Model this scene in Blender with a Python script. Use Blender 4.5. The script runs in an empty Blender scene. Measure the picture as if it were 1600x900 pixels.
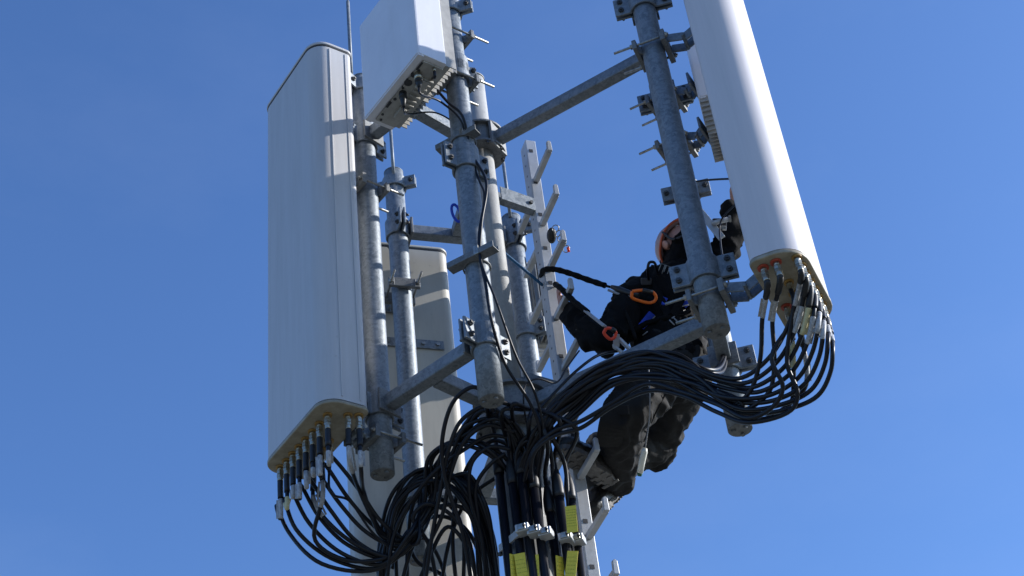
import bpy, math, random
import numpy as np
from mathutils import Vector, Matrix, noise as mnoise
R_ = math.radians
random.seed(7)
SC = bpy.context.scene
COL = SC.collection

# ------------------------------------------------------------------ camera, sky, sun, exposure
PITCH = R_(39.0)
_vx, _vy = 416.4 - 800, -2574.3 - 450
FPX = math.hypot(_vx, _vy) * math.tan(PITCH)          # focal length in pixels of the 1600 px wide photo
ROLL = math.atan2(_vx, -_vy)
AF = Vector((0, math.cos(PITCH), math.sin(PITCH)))
_r = Vector((1, 0, 0)); _u = _r.cross(AF)
AR = math.cos(ROLL) * _r + math.sin(ROLL) * _u
AU = -math.sin(ROLL) * _r + math.cos(ROLL) * _u
cd = bpy.data.cameras.new('camera'); co = bpy.data.objects.new('camera', cd); COL.objects.link(co)
cd.sensor_width = 36; cd.lens = FPX / 1600 * 36; cd.clip_end = 6000; cd.clip_start = .05
m3 = Matrix((AR, AU, -AF)).transposed(); co.matrix_world = m3.to_4x4()
SC.camera = co

SUN_AZ, SUN_EL = R_(9), R_(25)                        # azimuth measured from +X towards +Y
sundir = Vector((math.cos(SUN_EL) * math.cos(SUN_AZ), math.cos(SUN_EL) * math.sin(SUN_AZ), math.sin(SUN_EL)))
w = bpy.data.worlds.new('World'); SC.world = w; w.use_nodes = True
nt = w.node_tree; bg = nt.nodes['Background']
sky = nt.nodes.new('ShaderNodeTexSky'); sky.sky_type = 'NISHITA'; sky.sun_disc = False
sky.sun_elevation = SUN_EL; sky.sun_rotation = math.pi / 2 - SUN_AZ
sky.altitude = 0; sky.air_density = 1.0; sky.dust_density = 1.0; sky.ozone_density = 2.2
tint = nt.nodes.new('ShaderNodeMixRGB'); tint.blend_type = 'MULTIPLY'; tint.inputs[0].default_value = 1; tint.inputs[2].default_value = (.62, .87, 1.26, 1)
nt.links.new(sky.outputs[0], tint.inputs[1]); 
# faint uneven high haze in the sky itself, laid out by direction
stc = nt.nodes.new('ShaderNodeTexCoord'); smp = nt.nodes.new('ShaderNodeMapping'); smp.inputs['Scale'].default_value = (2.2, 2.2, 5)
sn = nt.nodes.new('ShaderNodeTexNoise'); sn.inputs['Scale'].default_value = 1.6; sn.inputs['Detail'].default_value = 7; sn.inputs['Roughness'].default_value = .6
smr = nt.nodes.new('ShaderNodeMapRange'); smr.inputs[1].default_value = .45; smr.inputs[2].default_value = .8; smr.inputs[3].default_value = 0; smr.inputs[4].default_value = .03
shz = nt.nodes.new('ShaderNodeMixRGB'); shz.inputs[2].default_value = (5.5, 6.2, 7.4, 1)
nt.links.new(stc.outputs['Generated'], smp.inputs[0]); nt.links.new(smp.outputs[0], sn.inputs[0]); nt.links.new(sn.outputs[0], smr.inputs[0]); nt.links.new(smr.outputs[0], shz.inputs[0])
nt.links.new(tint.outputs[0], shz.inputs[1]); nt.links.new(shz.outputs[0], bg.inputs[0]); bg.inputs[1].default_value = 0.14
sd = bpy.data.lights.new('sun', 'SUN'); sd.energy = 5.0; sd.angle = R_(.53); sd.color = (1, .965, .92)
so = bpy.data.objects.new('sun', sd); COL.objects.link(so)
so.rotation_euler = (-sundir).to_track_quat('-Z', 'Y').to_euler()
SC.view_settings.view_transform = 'Standard'; SC.view_settings.look = 'None'
SC.view_settings.exposure = 0.36; SC.view_settings.gamma = 1

# ------------------------------------------------------------------ survey helpers (photo pixel + distance -> point of the place)
def ray(px, py): return AR * ((px - 800) / FPX) - AU * ((py - 450) / FPX) + AF
def P(px, py, d): return ray(px, py) * d
def PZ(px, py, z): v = ray(px, py); return v * (z / v.z)
def proj(p):
    p = Vector(p); ww = p.dot(AF); return (800 + FPX * p.dot(AR) / ww, 450 - FPX * p.dot(AU) / ww, ww)
def VZ(xy, py):
    lo, hi = -5, 20
    for _ in range(50):
        m = (lo + hi) / 2
        if proj((xy[0], xy[1], m))[1] > py: lo = m
        else: hi = m
    return m
def D(az, el=0): a, e = R_(az), R_(el); return Vector((math.cos(a) * math.cos(e), math.sin(a) * math.cos(e), math.sin(e)))
Z = Vector((0, 0, 1))
def V(xy, z): return Vector((xy[0], xy[1], z))

# ------------------------------------------------------------------ materials
MATS = {}
def grime(m, dirt, amt, seed=0):
    t = m.node_tree; b = t.nodes['Principled BSDF']; src = b.inputs['Base Color'].links[0].from_socket
    tc = t.nodes.new('ShaderNodeTexCoord'); outs = []
    for sc, k, lo, hi in (((5, 5, .5), 3, .48, .75), ((26, 26, 1.2), 2, .60, .78), ((9, 9, 9), 6, .62, .72)):
        mp = t.nodes.new('ShaderNodeMapping'); mp.inputs['Scale'].default_value = sc; mp.inputs['Location'].default_value = (seed, seed * 2, 0)
        n = t.nodes.new('ShaderNodeTexNoise'); n.inputs['Scale'].default_value = k * .6; n.inputs['Detail'].default_value = 8; n.inputs['Roughness'].default_value = .7
        r_ = t.nodes.new('ShaderNodeMapRange'); r_.inputs[1].default_value = lo; r_.inputs[2].default_value = hi; r_.inputs[4].default_value = amt
        t.links.new(tc.outputs['Object'], mp.inputs[0]); t.links.new(mp.outputs[0], n.inputs[0]); t.links.new(n.outputs[0], r_.inputs[0])
        x = t.nodes.new('ShaderNodeMixRGB'); x.inputs[2].default_value = (*dirt, 1); t.links.new(r_.outputs[0], x.inputs[0]); t.links.new(src, x.inputs[1]); src = x.outputs[0]
    t.links.new(src, b.inputs['Base Color'])
def mat(name, col, rough=.5, metal=0, var=.0, vscale=8, bump=0, bscale=40, col2=None, spec=None, stretch=None, kind='noise'):
    if name in MATS: return MATS[name]
    m = bpy.data.materials.new(name); m.use_nodes = True; t = m.node_tree; b = t.nodes['Principled BSDF']
    b.inputs['Roughness'].default_value = rough; b.inputs['Metallic'].default_value = metal
    if spec is not None: b.inputs['Specular IOR Level'].default_value = spec
    b.inputs['Base Color'].default_value = (*col, 1)
    tc = t.nodes.new('ShaderNodeTexCoord'); mp = t.nodes.new('ShaderNodeMapping')
    t.links.new(tc.outputs['Object'], mp.inputs[0])
    if stretch: mp.inputs['Scale'].default_value = stretch
    if var or col2:
        c2 = col2 or tuple(c * (1 - var) for c in col)
        if kind == 'galv':
            n1 = t.nodes.new('ShaderNodeTexVoronoi'); n1.inputs['Scale'].default_value = vscale
            n1.inputs['Randomness'].default_value = 1
            n0 = t.nodes.new('ShaderNodeTexNoise'); n0.inputs['Scale'].default_value = 30; n0.inputs['Detail'].default_value = 6
            n2 = t.nodes.new('ShaderNodeTexNoise'); n2.inputs['Scale'].default_value = 38; n2.inputs['Detail'].default_value = 8; n2.inputs['Roughness'].default_value = .7
            va = t.nodes.new('ShaderNodeMixRGB'); va.blend_type = 'LINEAR_LIGHT'; va.inputs[0].default_value = .06
            t.links.new(mp.outputs[0], n0.inputs[0]); t.links.new(mp.outputs[0], va.inputs[1]); t.links.new(n0.outputs['Color'], va.inputs[2])
            t.links.new(va.outputs[0], n1.inputs['Vector']); t.links.new(mp.outputs[0], n2.inputs[0])
            sep = t.nodes.new('ShaderNodeSeparateColor'); t.links.new(n1.outputs['Color'], sep.inputs[0])
            mx = t.nodes.new('ShaderNodeMath'); mx.operation = 'MULTIPLY_ADD'; mx.inputs[1].default_value = .35
            t.links.new(sep.outputs[0], mx.inputs[0]); 
            m2 = t.nodes.new('ShaderNodeMath'); m2.operation = 'MULTIPLY'; m2.inputs[1].default_value = .75
            t.links.new(n2.outputs[0], m2.inputs[0]); t.links.new(m2.outputs[0], mx.inputs[2]); fac = mx.outputs[0]
            rr = t.nodes.new('ShaderNodeMapRange'); rr.inputs[3].default_value = rough - .1; rr.inputs[4].default_value = rough + .18
            t.links.new(fac, rr.inputs[0]); t.links.new(rr.outputs[0], b.inputs['Roughness'])
        else:
            n1 = t.nodes.new('ShaderNodeTexNoise'); n1.inputs['Scale'].default_value = vscale; n1.inputs['Detail'].default_value = 7; n1.inputs['Roughness'].default_value = .65
            t.links.new(mp.outputs[0], n1.inputs[0]); fac = n1.outputs[0]
        cr = t.nodes.new('ShaderNodeValToRGB'); cr.color_ramp.elements[0].position = .3; cr.color_ramp.elements[1].position = .7
        cr.color_ramp.elements[0].color = (*c2, 1); cr.color_ramp.elements[1].color = (*col, 1)
        t.links.new(fac, cr.inputs[0]); t.links.new(cr.outputs[0], b.inputs['Base Color'])
    if bump:
        n3 = t.nodes.new('ShaderNodeTexNoise'); n3.inputs['Scale'].default_value = bscale; n3.inputs['Detail'].default_value = 4
        t.links.new(mp.outputs[0], n3.inputs[0])
        bp = t.nodes.new('ShaderNodeBump'); bp.inputs['Strength'].default_value = bump; bp.inputs['Distance'].default_value = .01
        t.links.new(n3.outputs[0], bp.inputs['Height']); t.links.new(bp.outputs[0], b.inputs['Normal'])
    MATS[name] = m
    return m
GALV = mat('galvanised_steel', (.225, .25, .275), .48, .35, col2=(.115, .138, .16), vscale=55, bump=.12, bscale=60, kind='galv')
GALVD = mat('weathered_steel', (.20, .205, .205), .55, .35, col2=(.11, .115, .12), vscale=55, bump=.15, bscale=60, kind='galv')
GALVM = mat('mast_steel', (.34, .34, .33), .6, .1, col2=(.25, .25, .245), vscale=12, bump=.12, bscale=50, kind='galv')
ALU = mat('aluminium', (.50, .505, .52), .45, .25, col2=(.38, .39, .40), vscale=14, bump=.05)
ZINC = mat('zinc_bolt', (.42, .42, .40), .4, .8, col2=(.2, .19, .17), vscale=90)
BOLT = mat('dark_bolt', (.10, .10, .10), .5, .6, col2=(.05, .05, .05), vscale=90)
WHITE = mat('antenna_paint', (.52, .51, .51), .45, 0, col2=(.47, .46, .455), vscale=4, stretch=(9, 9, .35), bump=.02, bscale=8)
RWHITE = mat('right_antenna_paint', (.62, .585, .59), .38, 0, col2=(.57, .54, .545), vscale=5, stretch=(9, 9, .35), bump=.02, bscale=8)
BACKW = mat('antenna_back_paint', (.46, .44, .38), .5, 0, col2=(.40, .38, .33), vscale=3, stretch=(3, 3, .6))
CREAM = mat('end_cap_plastic', (.40, .36, .28), .55, 0, col2=(.22, .19, .13), vscale=14)
SEAM = mat('seam_rubber', (.03, .03, .035), .6)
RBOX = mat('radio_paint', (.72, .72, .76), .4, 0, col2=(.64, .64, .68), vscale=4)
RDIE = mat('die_cast_grey', (.42, .41, .38), .5, .1, col2=(.28, .27, .25), vscale=20)
RUB = mat('black_rubber', (.006, .007, .012), .40, 0, col2=(.004, .004, .007), vscale=30, spec=.35, bump=.04, bscale=80)
SHRINK = mat('shrink_sleeve', (.008, .008, .010), .5)
LBL = mat('label_sleeve', (.52, .52, .52), .5, 0, col2=(.20, .20, .21), vscale=150, stretch=(1, 1, .4))
LBLY = mat('yellowed_label', (.62, .55, .30), .5, 0, col2=(.45, .40, .22), vscale=100)
CONN = mat('nickel_connector', (.55, .52, .44), .3, .85, col2=(.3, .25, .15), vscale=80)
RING = mat('ochre_ring', (.45, .27, .07), .5, 0, col2=(.25, .14, .04), vscale=60)
REDR = mat('red_ring', (.42, .06, .03), .45)
TAG = mat('yellow_tag', (.85, .67, .05), .5, 0, col2=(.62, .48, .04), vscale=120, stretch=(1, 1, 2.2))
FAB = mat('black_fabric', (.006, .006, .007), .9, 0, col2=(.004, .004, .004), spec=.15, vscale=30, bump=.5, bscale=22)
TROU = mat('trouser_fabric', (.024, .023, .023), .85, 0, col2=(.018, .0175, .0175), spec=.25, vscale=8, bump=.5, bscale=26)
BOOT = mat('boot_leather', (.009, .008, .008), .42, 0, col2=(.02, .018, .016), vscale=30, bump=.3, bscale=60)
SOLE = mat('boot_sole', (.17, .16, .15), .7, 0, col2=(.08, .075, .07), vscale=40, bump=.5, bscale=60)
SKIN = mat('skin', (.52, .28, .21), .5, 0, col2=(.42, .20, .15), vscale=20)
HAIR = mat('dark_hair', (.006, .005, .004), .9, spec=.1, bump=.6, bscale=120)
HELM = mat('helmet_shell', (.40, .27, .24), .35, 0, col2=(.33, .21, .19), vscale=10)
ORNG = mat('orange_anodised', (.85, .16, .015), .35, .2)
REDA = mat('red_anodised', (.75, .07, .03), .35, .2)
BLUE = mat('blue_webbing', (.01, .06, .55), .6, bump=.3, bscale=200)
TEAL = mat('blue_rope', (.015, .10, .22), .7, bump=.5, bscale=200)
WHT = mat('white_plastic', (.75, .73, .66), .4, 0, col2=(.6, .58, .5), vscale=30)
GREYW = mat('grey_webbing', (.30, .30, .31), .6, bump=.3, bscale=200)

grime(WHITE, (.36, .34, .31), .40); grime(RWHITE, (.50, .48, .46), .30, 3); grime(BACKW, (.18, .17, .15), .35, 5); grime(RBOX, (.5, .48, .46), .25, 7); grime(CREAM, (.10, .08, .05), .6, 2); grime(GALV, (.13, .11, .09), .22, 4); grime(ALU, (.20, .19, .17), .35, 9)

# ------------------------------------------------------------------ mesh builder (everything is written in world coordinates)
class MB:
    def __init__(s): s.v = []; s.f = []; s.sm = []; s.isl = []; s.grp = False
    def add(s, vs, fs, smooth):
        o = len(s.v); s.v += [Vector(v) for v in vs]
        if not (s.grp and s.isl and s.grp == 2): s.isl.append((o, len(s.f)))
        if s.grp: s.grp = 2
        for f, q in zip(fs, smooth if isinstance(smooth, list) else [smooth] * len(fs)):
            s.f.append([i + o for i in f]); s.sm.append(q)
        return s
    def box(s, c, ax, ay, az, sx, sy, sz):
        c = Vector(c); ax, ay, az = (Vector(a).normalized() for a in (ax, ay, az))
        vs = [c + ax * (i * sx / 2) + ay * (j * sy / 2) + az * (k * sz / 2) for i in (-1, 1) for j in (-1, 1) for k in (-1, 1)]
        return s.add(vs, [(0, 1, 3, 2), (4, 6, 7, 5), (0, 4, 5, 1), (2, 3, 7, 6), (0, 2, 6, 4), (1, 5, 7, 3)], False)
    def bar(s, a, b, wd, h, up=Z):
        a, b = Vector(a), Vector(b); d = (b - a); l = d.length; d.normalize()
        side = d.cross(Vector(up)).normalized(); u = side.cross(d)
        return s.box((a + b) / 2, d, side, u, l, wd, h)
    def tube(s, pts, r, n=10, cap=True, smooth=True):
        pts = [Vector(p) for p in pts]; m = len(pts)
        rs = r if isinstance(r, (list, tuple)) else [r] * m
        ts = [(pts[min(i + 1, m - 1)] - pts[max(i - 1, 0)]).normalized() for i in range(m)]
        ref = Vector((0, 0, 1)) if abs(ts[0].z) < .9 else Vector((1, 0, 0))
        nrm = ts[0].cross(ref).normalized(); vs = []
        for i in range(m):
            nrm = (nrm - ts[i] * nrm.dot(ts[i])).normalized(); bi = ts[i].cross(nrm)
            for k in range(n):
                a = 2 * math.pi * k / n; vs.append(pts[i] + (nrm * math.cos(a) + bi * math.sin(a)) * rs[i])
        fs = []; sm = []
        for i in range(m - 1):
            for k in range(n):
                k2 = (k + 1) % n; fs.append((i * n + k, i * n + k2, (i + 1) * n + k2, (i + 1) * n + k)); sm.append(smooth)
        if cap:
            fs.append(tuple(range(n))[::-1]); fs.append(tuple((m - 1) * n + k for k in range(n))); sm += [False, False]
        return s.add(vs, fs, sm)
    def prism(s, poly, o, ax, ay, az, h, smooth=False):
        """poly (x,y) in the ax,ay plane, extruded h along az from o"""
        o = Vector(o); ax, ay, az = Vector(ax), Vector(ay), Vector(az); n = len(poly)
        vs = [o + ax * x + ay * y for x, y in poly] + [o + ax * x + ay * y + az * h for x, y in poly]
        fs = [(i, (i + 1) % n, n + (i + 1) % n, n + i) for i in range(n)] + [tuple(range(n))[::-1], tuple(range(n, 2 * n))]
        return s.add(vs, fs, [smooth] * n + [False, False])
    def hexbolt(s, c, d, r=.011, h=.01, shank=0):
        c = Vector(c); d = Vector(d).normalized(); s.grp = True; s.tube([c, c + d * h], r, 6, True, False)
        if shank: s.tube([c + d * h, c + d * (h + shank)], r * .5, 8)
        s.grp = False; return s
    def ell(s, c, ax, ay, az, rx, ry, rz, n=20, m=12):
        c = Vector(c); ax, ay, az = Vector(ax), Vector(ay), Vector(az); vs = [c + az * rz]
        for j in range(1, m):
            t = math.pi * j / m
            for k in range(n):
                a = 2 * math.pi * k / n
                vs.append(c + ax * (rx * math.sin(t) * math.cos(a)) + ay * (ry * math.sin(t) * math.sin(a)) + az * (rz * math.cos(t)))
        vs.append(c - az * rz); fs = []
        for k in range(n): fs.append((0, 1 + k, 1 + (k + 1) % n))
        for j in range(m - 2):
            for k in range(n):
                a = 1 + j * n; fs.append((a + k, a + n + k, a + n + (k + 1) % n, a + (k + 1) % n))
        e = len(vs) - 1; a = 1 + (m - 2) * n
        for k in range(n): fs.append((a + k, e, a + (k + 1) % n))
        return s.add(vs, fs, True)
ORG = {}
def link(name, loc, data=None, parent=None):
    o = bpy.data.objects.new(name, data); COL.objects.link(o)
    loc = Vector(loc)
    if parent is not None: o.parent = parent; o.location = loc - ORG[parent]
    else: o.location = loc
    ORG[o] = loc
    return o
def tag(o, label, cat, group=None):
    o['label'] = label
    if cat: o['category'] = cat
    if group: o['group'] = group
    return o
def thing(name, loc, label, cat, group=None): return tag(link(name, loc), label, cat, group)
def part(name, mb, m, parent=None, bevel=0, loc=None, label=None):
    if parent is not None and loc is None: loc = ORG[parent]
    if loc is None: loc = Vector(mb.v[0])
    me = bpy.data.meshes.new(name); me.from_pydata([v - Vector(loc) for v in mb.v], [], mb.f)
    me.polygons.foreach_set('use_smooth', mb.sm); me.materials.append(m); me.update()
    o = link(name, loc, me, parent)
    if bevel:
        b = o.modifiers.new('bevel', 'BEVEL'); b.width = bevel; b.segments = 2; b.limit_method = 'ANGLE'; b.angle_limit = R_(50); b.harden_normals = False
    if label: o['label'] = label
    return o
def parts(name, mb, m, parent, bevel=0):
    out = []; isl = mb.isl + [(len(mb.v), len(mb.f))]
    for (v0, f0), (v1, f1) in zip(isl, isl[1:]):
        q = MB(); q.v = mb.v[v0:v1]; q.f = [[i - v0 for i in f] for f in mb.f[f0:f1]]; q.sm = mb.sm[f0:f1]
        out.append(part(name, q, m, parent, bevel))
    return out
def spline(pts, seg=8):
    pts = [Vector(p) for p in pts]; q = [pts[0] * 2 - pts[1]] + pts + [pts[-1] * 2 - pts[-2]]; out = []
    for i in range(1, len(q) - 2):
        p0, p1, p2, p3 = q[i - 1:i + 3]
        d1, d2, d3 = (max((b - a).length, 1e-5) ** .5 for a, b in ((p0, p1), (p1, p2), (p2, p3)))
        t1 = ((p1 - p0) / d1 - (p2 - p0) / (d1 + d2) + (p2 - p1) / d2) * d2
        t2 = ((p2 - p1) / d2 - (p3 - p1) / (d2 + d3) + (p3 - p2) / d3) * d2
        for k in range(seg):
            t = k / seg; a = t * t; b = a * t
            out.append(p1 * (2 * b - 3 * a + 1) + t1 * (b - 2 * a + t) + p2 * (-2 * b + 3 * a) + t2 * (b - a))
    out.append(pts[-1]); return out
def rrect(w_, d_, rs, n=7):
    """rounded rectangle 0..w, 0..d; rs radii at corners (0,0),(w,0),(w,d),(0,d)"""
    out = []
    for (cx, cy, a0), r in zip(((0, 0, 180), (w_, 0, 270), (w_, d_, 0), (0, d_, 90)), rs):
        ox = cx + (r if cx == 0 else -r); oy = cy + (r if cy == 0 else -r)
        for k in range(n + 1): a = R_(a0 + 90 * k / n); out.append((ox + r * math.cos(a), oy + r * math.sin(a)))
    return out

# ------------------------------------------------------------------ setting: the ground
g = MB(); S = 3000
g.add([(-S, -S, -1.6), (S, -S, -1.6), (S, S, -1.6), (-S, S, -1.6)], [(0, 1, 2, 3)], False)
go = part('ground', g, mat('ground_gravel', (.20, .19, .17), .95, 0, col2=(.12, .13, .09), vscale=.4), loc=(0, 0, -1.6)); go['kind'] = 'structure'

# ------------------------------------------------------------------ tower layout
ZU, ZL = 5.061, 3.580
XY = {'M': (-.060, 5.207), 'L': (-.577, 5.068), 'C': (-.125, 4.708), 'RF': (.697, 4.472), 'RB': (.790, 5.052), 'BL': (-.513, 5.705), 'B3': (.038, 5.895)}
M = XY['M']

# mast
mast = thing('tower_mast', V(M, -1.6), 'round grey steel mast in the middle of the frames, carrying every arm', 'mast')
part('upper_pipe', MB().tube([V(M, 3.60), V(M, 5.50)], .052, 32), GALVM, mast)
part('lower_pipe', MB().tube([V(M, -1.6), V(M, 3.58)], .100, 40), GALVM, mast)
part('foot_plate', MB().box(V(M, -1.585), (1, 0, 0), (0, 1, 0), Z, .6, .6, .03), GALV, mast, .005)
def collar(z, r, h):
    q = h / 2; mb = MB().tube([V(M, z + k) for k in (-q - .012, -q, -q + .0005, q - .0005, q, q + .012)], [r + .022, r + .022, r, r, r + .022, r + .022], 36, smooth=False)
    c = part('collar', mb, GALVD, mast, .002)
    b = MB()
    for k in range(8):
        d = D(k * 45 + 20); b.hexbolt(V(M, z - h / 2 - .012) + d * (r + .010), -Z, .009, .012)
    parts('bolt', b, BOLT, c)
collar(ZU + .01, .088, .11); collar(ZL - .03, .135, .15)
part('cap', MB().tube([V(M, 5.50), V(M, 5.508)], .055, 32), GALVM, mast)

# support frames: an arm from the mast with a cross bar carrying two poles
def frame_(a, b, z, label, gusset=True):
    A, B, C = V(XY[a], z), V(XY[b], z), V(M, z)
    mid = (A + B) / 2; t = thing('support_arm', C, label, 'support arm', 'steel arms holding the antenna poles')
    ax = (B - A).normalized(); out = (mid - C).normalized()
    part('cross_bar', MB().bar(A + ax * .062, B - ax * .062, .056, .056), GALV, t, .006)
    part('arm', MB().bar(C + out * .085, mid - out * .030, .056, .056), GALV, t, .006)
    pl = MB()
    for s, q in ((1, A), (-1, B)):
        pl.box(q + ax * s * .060, ax, ax.cross(Z), Z, .012, .115, .10)
    parts('end_plate', pl, GALVD, t, .003)
    pl = MB().box(C + out * .092, out, out.cross(Z), Z, .014, .12, .14); part('flange', pl, GALVD, t, .003)
    return t
frame_('L', 'C', ZU, 'upper front steel arm between the left antenna pole and the white radio pole')
frame_('L', 'C', ZL, 'lower front steel arm ending below the two nearest left poles')
frame_('RF', 'RB', ZU, 'long upper right steel arm crossing the sky to the poles of the right antenna')
frame_('RF', 'RB', ZL, 'long lower right steel arm just above the cable bundle, before the climber')
frame_('BL', 'B3', ZU, 'upper rear steel arm above the grey back antenna')
frame_('BL', 'B3', ZL, 'lower rear steel arm half hidden behind the looping cables')

def saddle(name, xy, z, ear_az, parent, h=.085, ear=.062, r=.050, t=.009, side=1, bolts=2, m=GALV, both=True, nuts=True):
    """pipe clamp: a half shell with two ears; ears along ear_az, bulging to side*(ear_az-90)"""
    e = D(ear_az); n = D(ear_az - 90) * side
    for sgn in ((1, -1) if both else (1,)):
        nn = n * sgn; poly = []
        ro, ri = r + t, r
        gap = .006
        poly.append((-(ro + ear), gap)); poly.append((-(ro + ear), gap + t))
        poly.append((-ro - .008, gap + t))
        for k in range(1, 16):
            a = math.pi - math.pi * k / 16; poly.append((ro * math.cos(a), max(ro * math.sin(a), gap + t)))
        poly.append((ro + .008, gap + t)); poly.append((ro + ear, gap + t)); poly.append((ro + ear, gap))
        for k in range(0, 17):
            a = math.pi * k / 16; poly.append((ri * math.cos(a), max(ri * math.sin(a), gap)))
        # build as strip quads (concave) : outer list & inner list
        no = 18; outer = poly[1:1 + no + 0]
        outer = [(-(ro + ear), gap + t), (-ro - .006, gap + t)] + [(ro * math.cos(math.pi - math.pi * k / 18), max(ro * math.sin(math.pi * k / 18), gap + t)) for k in range(1, 18)] + [(ro + .006, gap + t), (ro + ear, gap + t)]
        inner = [(-(ro + ear), gap), (-ri - .010, gap)] + [(ri * math.cos(math.pi - math.pi * k / 18), max(ri * math.sin(math.pi * k / 18), gap)) for k in range(1, 18)] + [(ri + .010, gap), (ro + ear, gap)]
        N = len(outer); vs = []
        for zz in (z - h / 2, z + h / 2):
            for lst in (outer, inner):
                for x, y in lst: vs.append(V(xy, zz) + e * x + nn * y)
        fs = []
        for i in range(N - 1):
            fs += [(i, i + 1, 2 * N + i + 1, 2 * N + i), (N + i + 1, N + i, 3 * N + i, 3 * N + i + 1), (i + 1, i, N + i, N + i + 1), (2 * N + i, 2 * N + i + 1, 3 * N + i + 1, 3 * N + i)]
        fs += [(0, 2 * N, 3 * N, N), (N - 1, 2 * N - 1, 4 * N - 1, 3 * N - 1)]
        mb = MB().add(vs, fs, False)
        c = part(name, mb, m, parent, .003)
        if sgn == 1: first = c
    if nuts:
        bm = MB()
        for s in (-1, 1):
            for k in range(bolts):
                zz = z + (0 if bolts == 1 else (k - .5) * h * .5)
                p = V(xy, zz) + e * s * (r + t + ear * .55)
                bm.hexbolt(p + n * (.006 + t), n, .012, .010, .006)
                bm.hexbolt(p - n * (.006 + t), -n, .012, .010, .012)
        parts('bolt', bm, BOLT, first)
    return first
PR = .0475
def pole(key, z0, z1, label, m=GALV):
    xy = XY[key]; t = thing('mounting_pole', V(xy, z0), label, 'pole', 'galvanised mounting poles')
    part('pipe', MB().tube([V(xy, z0 + .003 + i * (z1 - z0 - .003) / 6) for i in range(7)], PR, 32), m, t)
    cap = MB().tube([V(xy, z0), V(xy, z0 + .010)], PR - .002, 32)
    for k in range(3):
        d = D(k * 120 + 70); cap.tube([V(xy, z0 - .009) + d * .027, V(xy, z0 + .002) + d * .027], .0095, 6, True, False)
    part('end_cap', cap, GALVD, t)
    part('cap', MB().tube([V(xy, z1), V(xy, z1 + .006)], PR + .001, 32), m, t)
    return t
def yz(k, y): return VZ(XY[k], y)
pL = pole('L', yz('L', 742), yz('L', 127), 'steel pole right behind the tall left antenna, ending in a round cap')
pC = pole('C', yz('C', 627), 5.46, 'nearest steel pole in the middle, carrying the white radio box at its top')
pRF = pole('RF', yz('RF', 518), 5.25, 'thick steel pole in front of the climber, holding the right antenna')
pRB = pole('RB', yz('RB', 672), 5.20, 'steel pole behind the right front pole, its lower end sticking out under the cables')
pBL = pole('BL', yz('BL', 877), yz('BL', 272), 'steel pole in front of the grey back antenna')
pB3 = pole('B3', 3.25, yz('B3', 343), 'rear steel pole beside the climbing ladder, carrying the finned radio')
for k, p, az in (('L', pL, 50), ('C', pC, 50), ('RF', pRF, -10), ('RB', pRB, -10), ('BL', pBL, -71), ('B3', pB3, -71)):
    for z in (ZU, ZL): saddle('pipe_clamp', XY[k], z, az, p, .10, .062, .049, .010)
# clamps at the top of the poles that hold the rods
saddle('rod_clamp', XY['L'], yz('L', 142), 60, pL, .07, .045, .049, .010, bolts=1)
saddle('rod_clamp', XY['BL'], yz('BL', 290), -8, pBL, .065, .050, .049, .010, bolts=1)
saddle('rod_clamp', XY['C'], 5.44, -12, pC, .07, .050, .049, .010, bolts=1)
saddle('rod_clamp', XY['B3'], yz('B3', 360), -8, pB3, .065, .050, .049, .010, bolts=1)
saddle('rod_clamp', XY['RB'], yz('RB', 300), -8, pRB, .075, .045, .049, .010, bolts=1)
saddle('stop_clamp', XY['C'], yz('C', 118), 20, pC, .10, .03, .049, .010)
saddle('stop_clamp', XY['C'], yz('C', 253), 40, pC, .12, .05, .049, .010)
saddle('stop_clamp', XY['B3'], 4.50, -20, pB3, .09, .045, .049, .010)
# lightning rods
def rod(x0, y0, key, ytop, dx, dy, label):
    a = V((XY[key][0] + dx, XY[key][1] + dy), yz(key, y0))
    b = V((a.x, a.y), VZ((a.x, a.y), ytop))
    t = thing('lightning_rod', a, label, 'lightning rod', 'thin lightning rods')
    part('rod', MB().tube([a, b], .0085, 12), GALV, t)
    part('tip', MB().tube([b, b + Z * .02], [.0085, .002], 12), GALV, t)
rod(553, 130, 'L', 3, -.040, -.03, 'thin straight lightning rod above the left antenna pole')
rod(620, 285, 'BL', 195, .005, -.052, 'thin lightning rod on the pole of the grey back antenna')
rod(793, 350, 'B3', 240, -.002, -.052, 'short lightning rod rising behind the mast near the ladder top')

# ------------------------------------------------------------------ antennas
def bracket(key, z, target, az, parent, up=0.05, two=True, name='bracket'):
    """clamp on the pole with threaded rods and links reaching the antenna's back at target"""
    xy = XY[key]; n = D(az); e = D(az + 90)
    c = V(xy, z); d = (Vector(target) - c).dot(n)
    mb = MB()
    # V plates on both sides of the pole
    mb.box(c + n * .060, n, e, Z, .022, .150, .060).box(c - n * .060, n, e, Z, .018, .150, .050)
    for s in (-1, 1): mb.box(c - n * .052 + e * s * .035, n + e * s * .9, e - n * s * .9, Z, .008, .05, .045)
    b = part(name, mb, GALVD, parent, .003)
    r = MB()
    for s in (-1, 1):
        r.tube([c + e * s * .063 + n * .085, c + e * s * .063 - n * .150], .0055, 8)
        r.hexbolt(c + e * s * .063 - n * .069, -n, .011, .010); r.hexbolt(c + e * s * .063 + n * .071, n, .011, .009)
    parts('threaded_rod', r, ZINC, b)
    lk = MB(); j = c + n * (.071 + (d - .071) * .5) - Z * .012
    for s in (-1, 1):
        lk.bar(c + n * .068 + e * s * .032 + Z * .01, j + e * s * .032, .008, .042); lk.bar(j + e * s * .024, c + n * (d - .008) + e * s * .024 + Z * .02, .008, .042)
    lk.tube([j - e * .045, j + e * .045], .008, 10)
    lk.box(c + n * (d - .006) + Z * .02, n, e, Z, .012, .14, .07)
    parts('link', lk, GALV, b, .003)
    return b
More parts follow.
